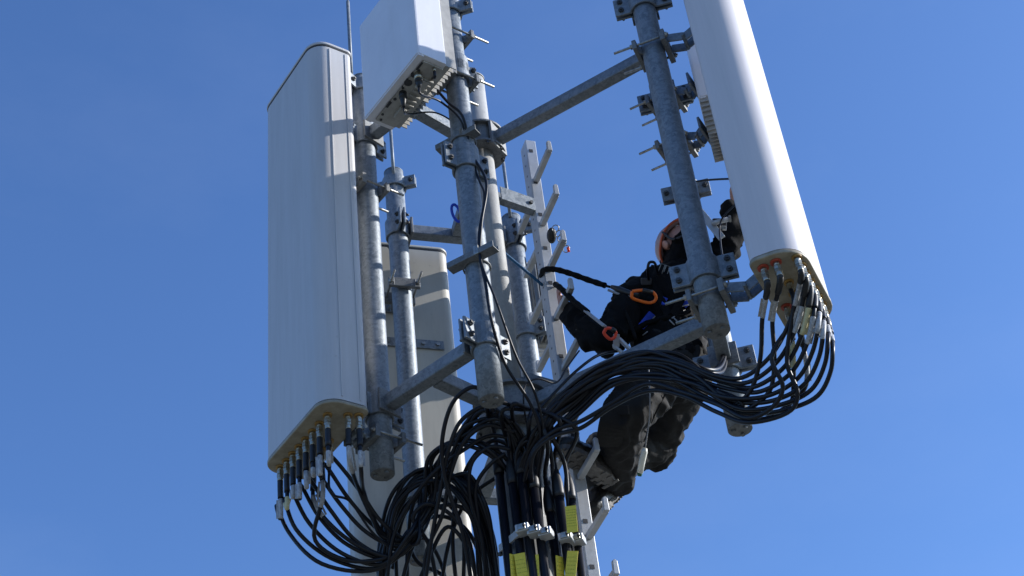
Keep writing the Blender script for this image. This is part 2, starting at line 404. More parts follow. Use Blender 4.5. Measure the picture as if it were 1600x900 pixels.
def antenna(corner, waz, W, DEP, z0, z1, label, m, capm, rs, ports, poles, zs, paz, trim=True, seam=True, flip=1):
    """corner: near front corner; width runs along waz, depth along waz-90"""
    o = Vector(corner); u = D(waz); v = D(waz - 90 * flip)
    t = thing('panel_antenna', o.copy() + Z * (z0 - o.z), label, 'antenna', 'tall white panel antennas')
    poly = rrect(W, DEP, rs)
    h = part('housing', MB().prism(poly, V(o, z0 + .020), u, v, Z, z1 - z0 - .04, True), m, t)
    ws = h.modifiers.new('n', 'WEIGHTED_NORMAL'); ws.keep_sharp = True
    def inset(k): return [(W / 2 + (x - W / 2) * (1 - k / W * 2), DEP / 2 + (y - DEP / 2) * (1 - k / DEP * 2)) for x, y in poly]
    parts('seam', MB().prism(inset(-.001), V(o, z1 - .024), u, v, Z, .011, True).prism(inset(.003), V(o, z0 + .012), u, v, Z, .010, True), SEAM if seam else capm, t)
    part('top_cap', MB().prism(inset(-.004), V(o, z1 - .014), u, v, Z, .016, True), m, t, .004)
    part('bottom_cap', MB().prism(inset(-.003), V(o, z0), u, v, Z, .016, True), capm, t, .004)
    if trim:
        s = MB()
        s.box(V(o, (z0 + z1) / 2) + u * -.0015 + v * (DEP * .40), v, u, Z, .006, .005, z1 - z0 - .07)
        s.box(V(o, (z0 + z1) / 2) + u * -.0015 + v * (DEP * .80), v, u, Z, .005, .004, z1 - z0 - .07)
        parts('side_rail', s, m, t, .001)
    out = []
    for i, (a, b, red) in enumerate(ports):
        p = V(o, z0) + u * a + v * b
        c = part('port', MB().tube([p, p - Z * .006], .020 if red else .018, 18), REDR if red else RING, t)
        part('socket', MB().tube([p - Z * .004, p - Z * .022], .011, 14).tube([p - Z * .018, p - Z * .036], .0135, 6, True, False), CONN, c)
        out.append(p)
    for z in zs:
        tg = V(XY[poles], z)
        bc = (o + u * W / 2 + v * DEP); nn = D(paz); bk = V(XY[poles], z) + nn * ((V(bc, z) - V(XY[poles], z)).dot(nn))
        bracket(poles, z, bk, paz, t)
    return t, out
Lc = Vector((-.743, 4.742, 3.43))
pl = [(x, .058, False) for x in (.035, .088, .140, .192, .246, .300, .354, .410)]
portsL = [(.475, .055, False), (.425, .058, False), (.372, .058, False), (.318, .058, False), (.262, .058, False), (.205, .058, False), (.148, .058, False), (.085, .060, False),
          (.055, .130, False), (.040, .168, False), (.30, .145, False), (.37, .145, False), (.235, .145, False)]
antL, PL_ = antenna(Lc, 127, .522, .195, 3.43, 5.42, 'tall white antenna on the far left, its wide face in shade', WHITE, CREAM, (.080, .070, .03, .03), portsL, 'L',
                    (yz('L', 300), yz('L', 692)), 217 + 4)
Rc = Vector((.985, 4.140, 3.38))
portsR = [(.045, .148, True), (.040, .100, True), (.055, .030, False), (.105, .028, False), (.155, .028, False), (.205, .028, False), (.255, .028, False), (.305, .030, False),
          (.355, .030, False), (.405, .035, False), (.30, .145, True), (.36, .130, True), (.24, .10, False), (.17, .095, False)]
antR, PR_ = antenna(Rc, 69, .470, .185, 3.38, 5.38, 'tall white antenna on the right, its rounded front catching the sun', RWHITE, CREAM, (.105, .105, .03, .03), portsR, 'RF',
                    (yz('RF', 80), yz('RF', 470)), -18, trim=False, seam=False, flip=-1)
ob = V(XY['BL'], 3.12) + D(109) * .15
Bc = ob + D(19) * .285 + D(109) * .19
antB, PB_ = antenna(Bc, 199, .52, .19, 3.12, 5.11, 'grey antenna at the back, seen from behind between the left poles', BACKW, BACKW, (.06, .06, .05, .05),
                    [(x, .05, False) for x in (.06, .12, .18, .24, .30, .36, .42)], 'BL', (yz('BL', 455),), 109, trim=False, flip=-1)
# steel plate on the back antenna
bp = V(XY['BL'], VZ(XY['BL'], 505)) + D(109) * .144
pm = MB().box(bp + D(19) * .07, D(19), D(109), Z, .30, .008, .05)
pp = part('back_plate', pm, GALV, antB, .002)
b = MB()
for k in (-.05, .02, .12, .19): b.hexbolt(bp + D(19) * k - D(109) * .004, -D(109), .010, .010)
parts('bolt', b, ZINC, pp)

# ------------------------------------------------------------------ radio units
def radio(corner, waz, W, DEP, z0, z1, label, fins=True, findep=.09, cat='radio unit', holes=True, sink=0):
    o = Vector(corner); u = D(waz); v = D(waz - 90); t = thing('radio_unit', V(o, z0), label, cat, 'white radio units')
    part('cover', MB().prism(rrect(W, DEP, (.012, .012, .006, .006), 3), V(o, z0), u, v, Z, z1 - z0, False), RBOX, t, .002)
    # raised frame edge at the bottom
    part('cover_lip', MB().prism(rrect(W - .006, .030, (.004,) * 4, 2), V(o, z0 - .008) + u * .003 + v * .004, u, v, Z, .009), RBOX, t, .001)
    z0 -= sink; hs = MB().box(V(o, (z0 + z1) / 2) + u * W / 2 + v * (DEP + .013) - Z * .0, u, v, Z, W - .03, .030, z1 - z0 - .02)
    n = int(W / .022)
    for i in range(n):
        hs.box(V(o, (z0 + z1) / 2) + u * (.022 + i * (W - .044) / (n - 1)) + v * (DEP + .026 + findep / 2), u, v, Z, .0045, findep, z1 - z0 - .04)
    if sink:
        for i in range(9): hs.box(V(o, z0 + sink / 2) + u * (.01 + i * (W - .02) / 8) + v * DEP * .5, u, v, Z, .004, DEP * .9, sink)
        for i in range(7): hs.box(V(o, z0 + .015 + i * (sink - .02) / 7) + u * .004 + v * DEP * .5, u, v, Z, .012, DEP * .96, .005)
    part('heat_sink', hs, RDIE, t); z0 += sink
    if holes:
        und = MB().box(V(o, z0 - .004) + u * W / 2 + v * .090, u, v, Z, W - .05, .095, .012)
        for i in range(9): und.box(V(o, z0 - .016) + u * (.10 + i * .026) + v * .112, u, v, Z, .006, .05, .014)
        und.box(V(o, z0 - .018) + u * W * .30 + v * .10, u, v, Z, .05, .04, .02).box(V(o, z0 - .020) + u * W * .72 + v * .105, u, v, Z, .06, .03, .02)
        part('underside_panel', und, RDIE, t, .002)
        b = MB()
        for a, q, r in ((.155, .050, .017), (.075, .052, .006), (.11, .046, .010), (.22, .056, .007), (.26, .05, .007), (.19, .046, .006), (.36, .05, .006), (.39, .06, .006)):
            b.tube([V(o, z0 - .002) + u * a + v * q, V(o, z0 - .0135) + u * a + v * q], r, 14)
        b.box(V(o, z0 - .010) + u * .30 + v * .044, u, v, Z, .035, .010, .006).box(V(o, z0 - .010) + u * .055 + v * .043, u, v, Z, .045, .006, .006)
        parts('socket', b, SEAM, t)
    return t, o, u, v
Bx = Vector((-.258, 4.330, 4.78))
rad, ro_, ru, rv = radio(Bx, 129, .43, .140, 4.785, 5.36, 'big white radio box at the top centre with black plugs underneath', findep=.035)
def plug(parent, p, l=.075, r=.0165, m=SHRINK, tip=True):
    part('plug', MB().tube([p, p - Z * l * .35, p - Z * l * .36, p - Z * l * .6, p - Z * l], [r, r, r * .8, r * .7, r * .35], 16), m, parent)
    return p - Z * l
pp1 = V(ro_, 4.775) + ru * .215 + rv * .060; e1 = plug(rad, pp1, .085)
pp2 = V(ro_, 4.775) + ru * .095 + rv * .060; part('plug', MB().tube([pp2, pp2 - Z * .035], .017, 16), CONN, rad); e2 = plug(rad, pp2 - Z * .030, .05)
pp3 = V(ro_, 4.775) + ru * .035 + rv * .10; part('plug', MB().tube([pp3, pp3 - Z * .02], .007, 10), CONN, rad); e3 = pp3 - Z * .02
bracket('C', 4.97, V(XY['C'], 4.97) + D(219) * .125, 219, rad); bracket('C', yz('C', 62), V(XY['C'], yz('C', 62)) + D(219) * .125, 219, rad)
# radio at the right back pole
rr = radio(Vector((.900, 4.84, 0)), 80, .20, .075, 4.84, 5.24, 'narrow white radio box half hidden behind the right antenna', findep=.05, holes=False, sink=.22)[0]
for zz in (yz('RB', 162), yz('RB', 232)): bracket('RB', zz, V(XY['RB'], zz) + D(-25) * .15, -25, rr)
# finned radio at the rear pole
radio(V(XY['B3'], 0) + D(19) * .055 + D(109) * .10, 19, .100, .05, 4.44, 4.98, 'finned grey radio unit on the rear pole, seen through the ladder pegs', findep=.07, holes=False)
# ------------------------------------------------------------------ climbing ladder
LX = Vector((.158, 5.359)); PA = -69
lad = thing('climbing_ladder', V(LX, 2.35), 'aluminium single-rail climbing ladder with pegs on both sides, beside the mast', 'ladder')
pdir = D(PA); odir = D(PA + 90)
ltop = VZ(LX, 228)
rl = MB().box(V(LX, (2.35 + ltop) / 2), odir, pdir, Z, .050, .076, ltop - 2.35); part('rail', rl, ALU, lad, .003)
part('rail_tip', MB().prism([(-.045, 0), (-.030, 0), (-.034, .055), (-.040, .060)], V(LX, ltop), pdir, Z, odir, .050), ALU, lad)
hb = MB(); z = 2.45; i = 0
while z < ltop - .02:
    if i % 3 == 1:
        hb.box(V(LX, z) + pdir * .0385 - odir * .004, odir, pdir, Z, .018, .003, .018)
    hb.tube([V(LX, z) - odir * .0255, V(LX, z) - odir * .0248], .0055, 10)
    z += .0665; i += 1
parts('slot', hb, SEAM, lad)
PEGR = [4.922 - .268 * k for k in range(10)]; PEGL = [4.922 - .07 - .268 * k for k in range(10)]
for k, z in enumerate(PEGR):
    a = V(LX, z) + pdir * .038; b = V(LX, z) + pdir * .235
    pg = part('peg', MB().bar(a, b, .026, .024), ALU, lad, .003)
    part('peg_stop', MB().prism([(-.012, -.011), (.012, -.011), (.010, .045), (0, .052), (-.010, .045)], b - odir * 0 + pdir * -.001, odir, Z, pdir, .016), ALU, pg, .003)
for k, z in enumerate(PEGL):
    a = V(LX, z) - pdir * .038; b = V(LX, z) - pdir * .235
    pg = part('peg', MB().bar(a, b, .026, .024), ALU, lad, .003)
    part('peg_stop', MB().prism([(-.012, -.011), (.012, -.011), (.010, .045), (0, .052), (-.010, .045)], b - pdir * .015, odir, Z, pdir, .016), ALU, pg, .003)
for z in (4.77, 3.74, 2.75):
    a = V(M, z); b = V(LX, z) - odir * .026; dd = (b - a).normalized(); r0 = .053 if z > 3.6 else .101
    br = part('wall_bracket', MB().bar(a + dd * r0, b, .006, .075).bar(a + dd * r0 + dd.cross(Z) * .035, b + dd.cross(Z) * .035, .006, .075).bar(a + dd * r0 + dd.cross(Z) * .0175 - Z * .034, b + dd.cross(Z) * .0175 - Z * .034, .030, .006), GALV, lad, .001)
    parts('bolt', MB().hexbolt(b + dd.cross(Z) * .039 - dd * .03, dd.cross(Z), .010, .009), BOLT, br)

# ------------------------------------------------------------------ cables
def jit(p, r): return Vector(p) + Vector((random.gauss(0, 1), random.gauss(0, 1), random.gauss(0, 1))) * r
def subpath(pts, s0, s1):
    out = []; acc = 0
    for a, b in zip(pts, pts[1:]):
        l = (b - a).length
        for t in (0, 1):
            pass
        lo, hi = max(s0, acc), min(s1, acc + l)
        if lo < hi:
            if not out: out.append(a.lerp(b, (lo - acc) / l))
            out.append(a.lerp(b, (hi - acc) / l))
        acc += l
    return out
def cable(name, pts, r, label, cat, group=None, conn=True, lbl=None, boot=.085, lblm=None, m=RUB, seg=7, n=10, lseg=(.10, .185)):
    label = ' '.join(label.split()); path = spline(pts, seg); t = thing(name, path[0], label, cat, group)
    part('jacket', MB().tube(path, r, n), m, t)
    if conn:
        part('connector', MB().tube(subpath(path, 0, .030), r * 1.45, 14).tube(subpath(path, .004, .014), r * 1.75, 6, True, False), CONN, t)
        part('boot', MB().tube(subpath(path, .028, boot), r * 1.42, 12), SHRINK, t)
        if lbl:
            q = subpath(path, *lseg)
            part('label_sleeve', MB().tube(q, r * 1.15, 12), lblm or LBL, t)
            # the flag of the label
            k = q[0]; e = q[-1]; dd = (e - k).normalized(); sd_ = dd.cross(AF).normalized() * random.choice((-1, 1))
            part('label_flag', MB().box((k + e) / 2 + sd_ * (r * 1.2 + .003), dd, sd_, dd.cross(sd_), (e - k).length * .96, .008, .0014), lblm or LBL, t)
    return t, path
ORD = ['first', 'second', 'third', 'fourth', 'fifth', 'sixth', 'seventh', 'eighth', 'ninth', 'tenth', 'eleventh', 'twelfth', 'thirteenth']
def lerp2(a, b, t): return (a[0] + (b[0] - a[0]) * t, a[1] + (b[1] - a[1]) * t)
def dep(x, xs, ds): return float(np.interp(x, xs, ds))
CR = .0082
# left antenna: ports numbered from its far left end
order = [0, 1, 2, 3, 4, 5, 6, 7]
names_extra = {8: 'black cable from the right-hand port of the left antenna, nearer the camera', 9: 'black cable from the corner port of the left antenna, next to its pole',
               10: 'black cable from the inner row of left antenna ports, between the sixth and fourth', 11: 'black cable from the inner row of left antenna ports, farthest left', 12: 'thin black cable from the inner row of left antenna ports, farthest right'}
LD = lambda x: dep(x, [420, 500, 600, 700, 790], [6.12, 5.98, 6.02, 6.06, 5.96])
def mastend(px, d0, top=700, j=0): return [P(px + j, top, d0), P(px + j + 12, top + 110, d0 - .12), P(px + j + 26, 960, d0 - .28)]
for i, p in enumerate(PL_):
    s = p - Z * .036; t = i / 7
    pts = [s, s - Z * .05, s - Z * (.20 - .02 * (i % 3))]
    if i < 8:
        B = lerp2((452, 830), (560, 770), t); C = lerp2((505, 882), (598, 815), t); E = lerp2((585, 893), (630, 842), t)
        A = lerp2((432, 790), (520, 715), t)
        pts.append(P(*A, LD(A[0]) + .0))
    elif i < 10:
        t = (i - 8); A = (563 + 6 * t, 770); B = (580 + 6 * t, 810); C = (602, 838 - 6 * t); E = (632, 850)
        pts.append(P(*A, LD(A[0]) - .02))
    else:
        t = (i - 10) / 2; B = lerp2((490, 850), (545, 790), t); C = lerp2((545, 880), (580, 835), t); E = (620, 868)
    for q in (B, C, E): pts.append(jit(P(*q, LD(q[0])), .010))
    k = i % 4
    tie = jit(P(648, 838, 5.99), .016)
    if k == 0: mid = [(668, 790), (700, 715), (735, 668), (785, 652)]; e = mastend(800, 5.98, 720, i * 2)
    elif k == 1: mid = [(672, 800), (690, 758), (722, 745), (756, 790)]; e = [P(772, 860, 5.98), P(785, 960, 5.9)]
    elif k == 2: mid = [(662, 780), (678, 720), (712, 690), (768, 700)]; e = mastend(800, 6.0, 760, i * 2)
    else: mid = [(672, 775), (712, 690), (752, 640), (800, 660)]; e = mastend(815, 6.0, 725, i * 2)
    pts.append(tie)
    for q in mid: pts.append(jit(P(*q, LD(q[0])), .014))
    pts += e
    if i < 8: lb = 'black cable from the %s port along the left antenna, counted from its far left' % ORD[i]
    else: lb = names_extra[i]
    cable('antenna_cable', pts, CR if i != 12 else .005, lb, 'cable', 'black cables hanging from the left antenna', lbl=i != 12, boot=.11, lblm=LBLY if i in (1,) else LBL, lseg=(.115 + .02 * (i % 2), .20 + .02 * (i % 3)))
# cables that come up from the back antenna and arch over towards the mast
for i, p in enumerate(PB_):
    s = p - Z * .036; t = i / 6
    pts = [s, s - Z * .06, s - Z * .15]
    for q in ((592 + 8 * t, 905), (596 + 10 * t, 840), (612 + 14 * t, 778 + 10 * t), (644 + 10 * t, 738 + 14 * t), (690 + 4 * t, 730 + 22 * t), (735 - 6 * t, 764 + 26 * t), (766 - 12 * t, 835 + 10 * t), (782 - 10 * t, 960)):
        pts.append(jit(P(q[0], q[1], 6.08 - .04 * t if q[0] < 700 else 6.0), .008))
    cable('antenna_cable', pts, CR, '%s black cable in the arch rising lower left, bending down to the mast' % (['outermost', 'second outermost', 'third outermost', 'middle', 'third innermost', 'second innermost', 'innermost'][i]), 'cable', 'black cables of the back antenna arching to the mast', lbl=False)
# loose loops on the left of the mast
loops = [[(775, 640), (742, 602), (712, 625), (690, 680), (695, 745), (722, 830), (745, 960)],
         [(800, 662), (762, 640), (722, 655), (700, 700), (690, 760), (672, 850), (655, 960)],
         [(805, 680), (765, 668), (728, 690), (705, 740), (690, 800), (660, 870), (672, 960)],
         [(800, 700), (768, 700), (738, 725), (735, 780), (752, 850), (760, 960)],
         [(790, 715), (765, 722), (748, 755), (748, 810), (762, 870), (772, 960)],
         [(812, 690), (768, 680), (725, 702), (682, 738), (652, 772), (620, 835), (604, 960)],
         [(690, 960), (668, 850), (650, 810), (668, 790), (700, 800), (730, 840), (752, 960)],
         [(618, 960), (650, 850), (690, 790), (726, 800), (748, 850), (762, 960)],
         [(640, 960), (668, 870), (700, 820), (728, 846), (742, 900), (748, 960)]]
loops += [[(812, 706), (776, 690), (742, 712), (716, 768), (708, 850), (716, 960)], [(640, 960), (634, 850), (652, 778), (694, 752), (738, 790), (752, 960)],
          [(626, 960), (622, 850), (640, 790), (676, 772), (712, 812), (722, 960)], [(806, 730), (772, 744), (730, 780), (700, 842), (690, 960)], [(600, 880), (622, 806), (668, 764), (724, 770), (762, 830), (776, 960)],
          [(612, 892), (640, 832), (688, 806), (730, 832), (756, 890), (764, 960)], [(700, 960), (688, 880), (662, 838), (640, 850), (650, 880), (690, 900), (740, 960)]]
LLB = ['thin top loop of cable standing out above the others left of the mast', 'cable loop sweeping from the mast down across the back antenna', 'cable loop under the highest sweep, dropping to the lower edge',
       'short cable loop hugging the left side of the mast', 'tightest cable loop beside the mast foot', 'widest cable loop reaching left to the pole of the back antenna', 'low rising cable loop left of the mast, near the pole end', 'low arching cable crossing in front of the lower rear arm', 'innermost low arching cable near the lower rear arm',
       'steep cable dropping straight between the loops and the mast', 'broad upright cable arch over the end of the back pole', 'narrow upright cable arch inside the broad one over the back pole', 'slanting cable running down left from the mast front', 'cable arch set back behind the large arch at the lower left', 'lowest flat cable arch at the bottom edge left of the mast', 'small coil of cable at the end of the back pole']
for i, l in enumerate(loops):
    cable('loop_cable', [jit(P(x, y, 5.93 + (.012 * i if i < 9 else .14 + .01 * (i - 9))), .006) for x, y in l], CR, LLB[i], 'cable', 'loose cable loops left of the mast', conn=False)
# right antenna
RD = lambda x: dep(x, [840, 900, 1000, 1120, 1180, 1300], [5.88, 5.93, 5.84, 5.62, 5.50, 5.36])
RLB = {0: 'black cable from the red-ringed port nearest the pole under the right antenna', 1: 'black cable from the second red-ringed port under the right antenna', 10: 'black cable from the farther red-ringed back port under the right antenna, behind the others', 11: 'black cable from the last back port under the right antenna, white sleeve low down'}
for i, p in enumerate(PR_[:12]):
    s = p - Z * .036
    t = (i - 2) / 7 if 2 <= i < 10 else (.05 if i < 2 else .55)
    pts = [s, s - Z * .04]
    if i < 2: q1 = [(1191 + 16 * i, 500), (1188 + 22 * i, 560), (1172 + 30 * i, 612), (1140 + 22 * i, 640)]
    elif i < 10: q1 = [lerp2((1249, 447), (1301, 548), t), lerp2((1235, 500), (1298, 580), t), lerp2((1205, 555), (1278, 618), t), lerp2((1160, 590), (1228, 640), t)]
    else: q1 = [(1240 + 20 * (i - 10), 600), (1235, 630), (1190, 655)]
    for q in q1: pts.append(P(*q, RD(q[0]) + (.0 if i < 10 else .12)))
    low = t if i >= 2 else .8
    tail = [lerp2((1118, 583), (1168, 646), low), lerp2((1062, 562), (1105, 618), low), lerp2((1005, 552), (1035, 592), low), lerp2((945, 568), (962, 602), low), lerp2((890, 605), (905, 645), low), lerp2((850, 648), (862, 678), low)]
    for q in tail: pts.append(jit(P(*q, RD(q[0])), .009))
    k = i % 4
    ex = (800, 828, 852, 872)[k]
    pts += [P(ex + 10, 700 + 8 * k, 5.96), P(ex + 16, 790, 5.90), P(ex + 30, 960, 5.72)]
    lb = RLB.get(i) or 'black cable from the %s port along the rounded front of the right antenna' % ORD[i - 2]
    cable('antenna_cable', pts, CR, lb, 'cable', 'black cables hanging from the right antenna', lbl=True, boot=.10, lblm=LBLY if i in (4, 10) else LBL, lseg=(.105 + .03 * (i % 2), .20 + .03 * (i % 2)))
# further cables of the same bundle, coming from the right radio down the lower arm
for i in range(5):
    t = i / 4
    pts = [jit(P(*q, RD(q[0]) + dz), .008) for q, dz in (((1066 + 4 * t, 290), 1.12), ((1084 + 4 * t, 350), .98), ((1102 + 3 * t, 430), .82), ((1124 + 4 * t, 520), .68), ((1130 + 4 * t, 562 + 8 * t), .45), ((1102, 580 + 6 * t), .12), ((1060, 560 + 10 * t), .05), ((1000, 556 + 10 * t), 0), ((938, 580 + 12 * t), 0), ((880, 622 + 10 * t), 0), ((842, 668 + 12 * t), 0))]
    pts += [P(812 + 14 * t, 730, 5.93), P(835 + 14 * t, 960, 5.74)]
    cable('bundle_cable', pts, CR, '%s black cable of the bundle lying along the lower right arm' % ['uppermost', 'second highest', 'middle', 'second lowest', 'lowest'][i], 'cable', 'cables lying along the lower right arm', conn=False)
# loose pair below the bundle across the climber's thigh
for i in range(2):
    s = PR_[12 + i] - Z * .036
    pts = [s, s - Z * .05] + [jit(P(x + (24 * i if y < 650 and x > 1200 else 0), y + 9 * i, RD(x) - .05), .004) for x, y in ((1206, 560), (1222, 605), (1208, 634), (1170, 650), (1120, 634), (1070, 612), (1010, 602), (955, 628), (905, 660), (868, 672), (835, 700))] + [P(815 + 20 * i, 790, 5.92), P(830 + 20 * i, 960, 5.74)]
    cable('bundle_cable', pts, CR, ['upper', 'lower'][i] + ' of two slack cables sagging across the climber\'s thigh', 'cable', 'slack cables below the main bundle', conn=False)
# radio leads along the nearest pole
ld = [('black lead from the small round plug of the radio box, down the nearest pole', [e3, e3 - Z * .03, P(675, 130, 6.62), P(700, 160, 6.60), P(722, 180, 6.55), P(735, 235, 6.50), P(760, 285, 6.30), P(752, 350, 6.16), P(750, 400, 6.06), P(758, 440, 5.98), P(768, 500, 5.86), P(790, 570, 5.84), P(828, 630, 5.84), P(845, 680, 5.86), P(838, 760, 5.92), P(858, 960, 5.75)], .0062),
      ('black data lead from the middle plug of the radio box, curling to the nearest pole', [e2, e2 - Z * .03, P(690, 160, 6.60), P(720, 188, 6.56), P(730, 225, 6.52), P(748, 280, 6.38), P(757, 305, 6.26), P(748, 370, 6.12), P(752, 410, 6.04), P(775, 470, 5.92), P(808, 560, 5.86), P(836, 615, 5.84), P(850, 680, 5.86), P(842, 760, 5.92), P(866, 960, 5.75)], .0048),
      ('thin black lead looping from the left plug of the radio box to the mast', [e1, e1 - Z * .025, P(640, 178, 6.62), P(680, 176, 6.66), P(710, 192, 6.66), P(735, 215, 6.70), P(745, 240, 6.9)], .0035),
      ('thin dark wire drawn from the ladder foot into the bundle', [P(905, 548, 6.2), P(885, 575, 6.1), P(868, 598, 6.0), P(840, 592, 5.95), P(822, 600, 5.93), P(818, 625, 5.9), P(822, 660, 5.9)], .0035),
      ('black cable from the rear pole collar slanting behind the ladder to the cable bundle', [P(968, 548, 6.25), P(935, 555, 6.15), P(900, 580, 6.05), P(870, 610, 5.98), P(842, 640, 5.92)], .006),
      ('short black wire between the rear right pole and the right antenna', [P(1084, 284, 6.62), P(1110, 281, 6.55), P(1150, 279, 6.40)], .0045),
      ('thin grey-edged wire hanging from the steel hook beside the climber', [P(1150, 318, 6.3), P(1128, 342, 6.34), P(1126, 380, 6.2), P(1136, 430, 6.0), P(1143, 458, 5.85)], .0035)]
for lb, pts, r in ld: cable('radio_lead' if 'radio' in lb else 'wire', pts, r, lb, 'wire', None, conn=False, seg=8)

# thick feeders down the mast
FX = [(792, 5.80, 700), (812, 5.76, 715), (828, 5.74, 700), (846, 5.74, 722), (866, 5.80, 760), (884, 5.76, 735), (902, 5.80, 740)]
for i, (x, d, yt) in enumerate(FX):
    b = P(x, 850, d); xy = (b.x, b.y); z1 = VZ(xy, yt)
    t = thing('feeder_cable', V(xy, 2.3), 'thick black feeder cable running down the mast, %s from the left' % ORD[i], 'feeder cable', 'thick feeders strapped to the mast')
    part('jacket', MB().tube([V(xy, 2.3), V(xy, 2.6), V(xy, z1 - .10)], .0172, 16), RUB, t)
    part('boot', MB().tube([V(xy, z1 - .12), V(xy, z1 - .10), V(xy, z1 - .06), V(xy, z1 - .03), V(xy, z1)], [.0195, .021, .0205, .016, .011], 16), SHRINK, t)
    up = V(xy, z1)
    tl = spline([up - Z * .01, up + Z * .05, jit(P(proj(up)[0] - 12 + 3 * i, yt - 70, 5.86), .01), P(820 + i * 4, 640, 5.92)], 6)
    part('tail', MB().tube(tl, .0088, 10), RUB, t)
# hanger blocks and their strips
def hanger(px, py, d, label, w_=.046):
    c = P(px, py, d); t = thing('cable_hanger', c, label, 'cable clamp', 'pale metal cable hanger blocks')
    ax = D(-15); ay = ax.cross(Z)
    part('block', MB().box(c, ax, ay, Z, w_ * 1.1, .050, .032), ALU, t, .004)
    part('strap', MB().box(c + ay * .027, ax, ay, Z, w_ * .70, .006, .024), ZINC, t, .002)
    parts('bolt', MB().hexbolt(c + ay * .030 + ax * .012, ay, .006, .006, .006), BOLT, t)
    return c
for (px, py, d, lb) in ((818, 828, 5.74, 'pale metal cable hanger block, leftmost of the three on the front feeders'), (836, 831, 5.73, 'pale metal cable hanger block, middle of the three on the front feeders'), (853, 834, 5.73, 'pale metal cable hanger block, rightmost of the three on the front feeders'),
                        (885, 841, 5.75, 'pale metal cable hanger block beside the yellow tag, nearer the mast'), (903, 844, 5.78, 'pale metal cable hanger block touching the ladder rail'), (862, 850, 5.86, 'small metal hanger block set back between the two rows')):
    hanger(px, py, d, lb)
a, b = P(813, 830, 5.74), P(781, 858, 5.86)
t = thing('hanger_strip', a, 'slanting pale metal strip holding the leftmost hanger block to the mast', 'steel strip'); part('strip', MB().bar(a, b, .012, .030), ALU, t, .002)
parts('bolt', MB().hexbolt(b - Z * .016, -Z, .010, .010), BOLT, t)
# yellow tags
for (px, py, d, w_, h_, tilt, lb) in ((893, 811, 5.73, .040, .110, 3, 'yellow cable tag with small print, highest of all, next to the ladder rail'), (804, 899, 5.67, .030, .17, 2, 'narrow yellow tag turned edge-on, leftmost at the bottom of the mast'), (816, 897, 5.66, .040, .17, -1, 'yellow tag with small print, second from the left at the mast bottom'), (834, 900, 5.65, .042, .17, 4, 'yellow tag with small print, right of the leftmost pair'),
                                     (876, 900, 5.68, .034, .16, 4, 'narrow yellow tag half behind the slanted one'), (892, 892, 5.66, .040, .16, 12, 'slanted yellow tag below the right hanger blocks')):
    c = P(px, py, d); t = thing('cable_tag', c + Z * h_ / 2, lb, 'cable tag', 'yellow tags hanging on the feeders')
    q = R_(tilt); ax = (D(-5) * math.cos(q) - Z * math.sin(q)); az = (D(-5) * math.sin(q) + Z * math.cos(q)); ay = az.cross(ax)
    if 'narrow' in lb: ax = (ax + ay * .8).normalized(); ay = az.cross(ax)
    pl_ = part('plate', MB().box(c, ax, ay, az, w_, .002, h_), TAG, t, .0006)
    pr = MB()
    for r in range(7):
        x = -w_ * .40
        while x < w_ * .36:
            l = random.uniform(.002, .007)
            pr.box(c + ax * (x + l / 2) + az * (h_ * (.34 - r * .10)) - ay * .0014, ax, ay, az, l, .0006, .0026); pr.box(c + ax * (x + l / 2) + az * (h_ * (.34 - r * .10)) + ay * .0014, ax, ay, az, l, .0006, .0026)
            x += l + .0025
    part('print', pr, mat('tag_print', (.42, .38, .03), .6), pl_)
# channels on the nearest pole
def channel(px, py, d, az, l, label):
    c = P(px, py, d); ax = D(az); ay = ax.cross(Z); t = thing('cable_channel', c, label, 'steel channel', 'dark slotted channels on the nearest pole')
    part('channel', MB().box(c, ax, ay, Z, l, .042, .004).box(c + ay * .021 + Z * .012, ax, ay, Z, l, .004, .028).box(c - ay * .021 + Z * .012, ax, ay, Z, l, .004, .028), GALVD, t, .001)
    part('strap', MB().tube([c + (V(XY['C'], c.z) - c) * 0 + D(k * 20) * .053 + (V(XY['C'], c.z) - c) for k in range(19)], .004, 8), GALVD, t)
    cl = MB().box(c + ay * .01 + Z * .02 + ax * .03, ax, ay, Z, .022, .03, .045); part('cable_clip', cl, ZINC, t, .003)
channel(739, 406, 6.09, -28, .215, 'dark steel channel strapped across the middle of the nearest pole')
channel(716, 222, 6.55, -28, .20, 'dark steel channel strapped to the nearest pole below the radio box')
# bits of gear
def steelhook():
    a = P(1097, 338, 6.40); t = thing('steel_hook', a, 'shiny bent steel bracket beside the pole, between pole and right antenna', 'bracket')
    part('flat_bar', MB().bar(P(1090, 326, 6.45), P(1128, 372, 6.32), .010, .030), ALU, t, .002)
    part('cross_tube', MB().tube([P(1112, 349, 6.36), P(1140, 342, 6.34)], .010, 12), ALU, t)
    part('block', MB().box(P(1124, 349, 6.40), AR, AU, AF, .055, .040, .03), SHRINK, t, .004)
    parts('nut', MB().hexbolt(P(1139, 342, 6.34), (1, 0, 0), .014, .008).hexbolt(P(1127, 356, 6.33), (1, 0, -.3), .010, .02), ZINC, t)
steelhook()
def ring(path_pts, r, m, name, label, cat, gate=None):
    t = thing(name, path_pts[0], label, cat); q = spline(path_pts, 6); part('frame', MB().tube(q, r, 10), m, t)
    return t
def loop_px(cx, cy, d, a, b, rot, n=14):
    out = []
    for k in range(n + 1):
        th = 2 * math.pi * k / n; x, y = a * math.cos(th), b * math.sin(th); c_, s_ = math.cos(R_(rot)), math.sin(R_(rot))
        out.append(P(cx + x * c_ - y * s_, cy + x * s_ + y * c_, d))
    return out
ring(loop_px(713, 333, 6.55, 6, 14, -20), .006, BLUE, 'carabiner', 'blue carabiner hooked on the upper rear arm behind the nearest pole', 'carabiner')
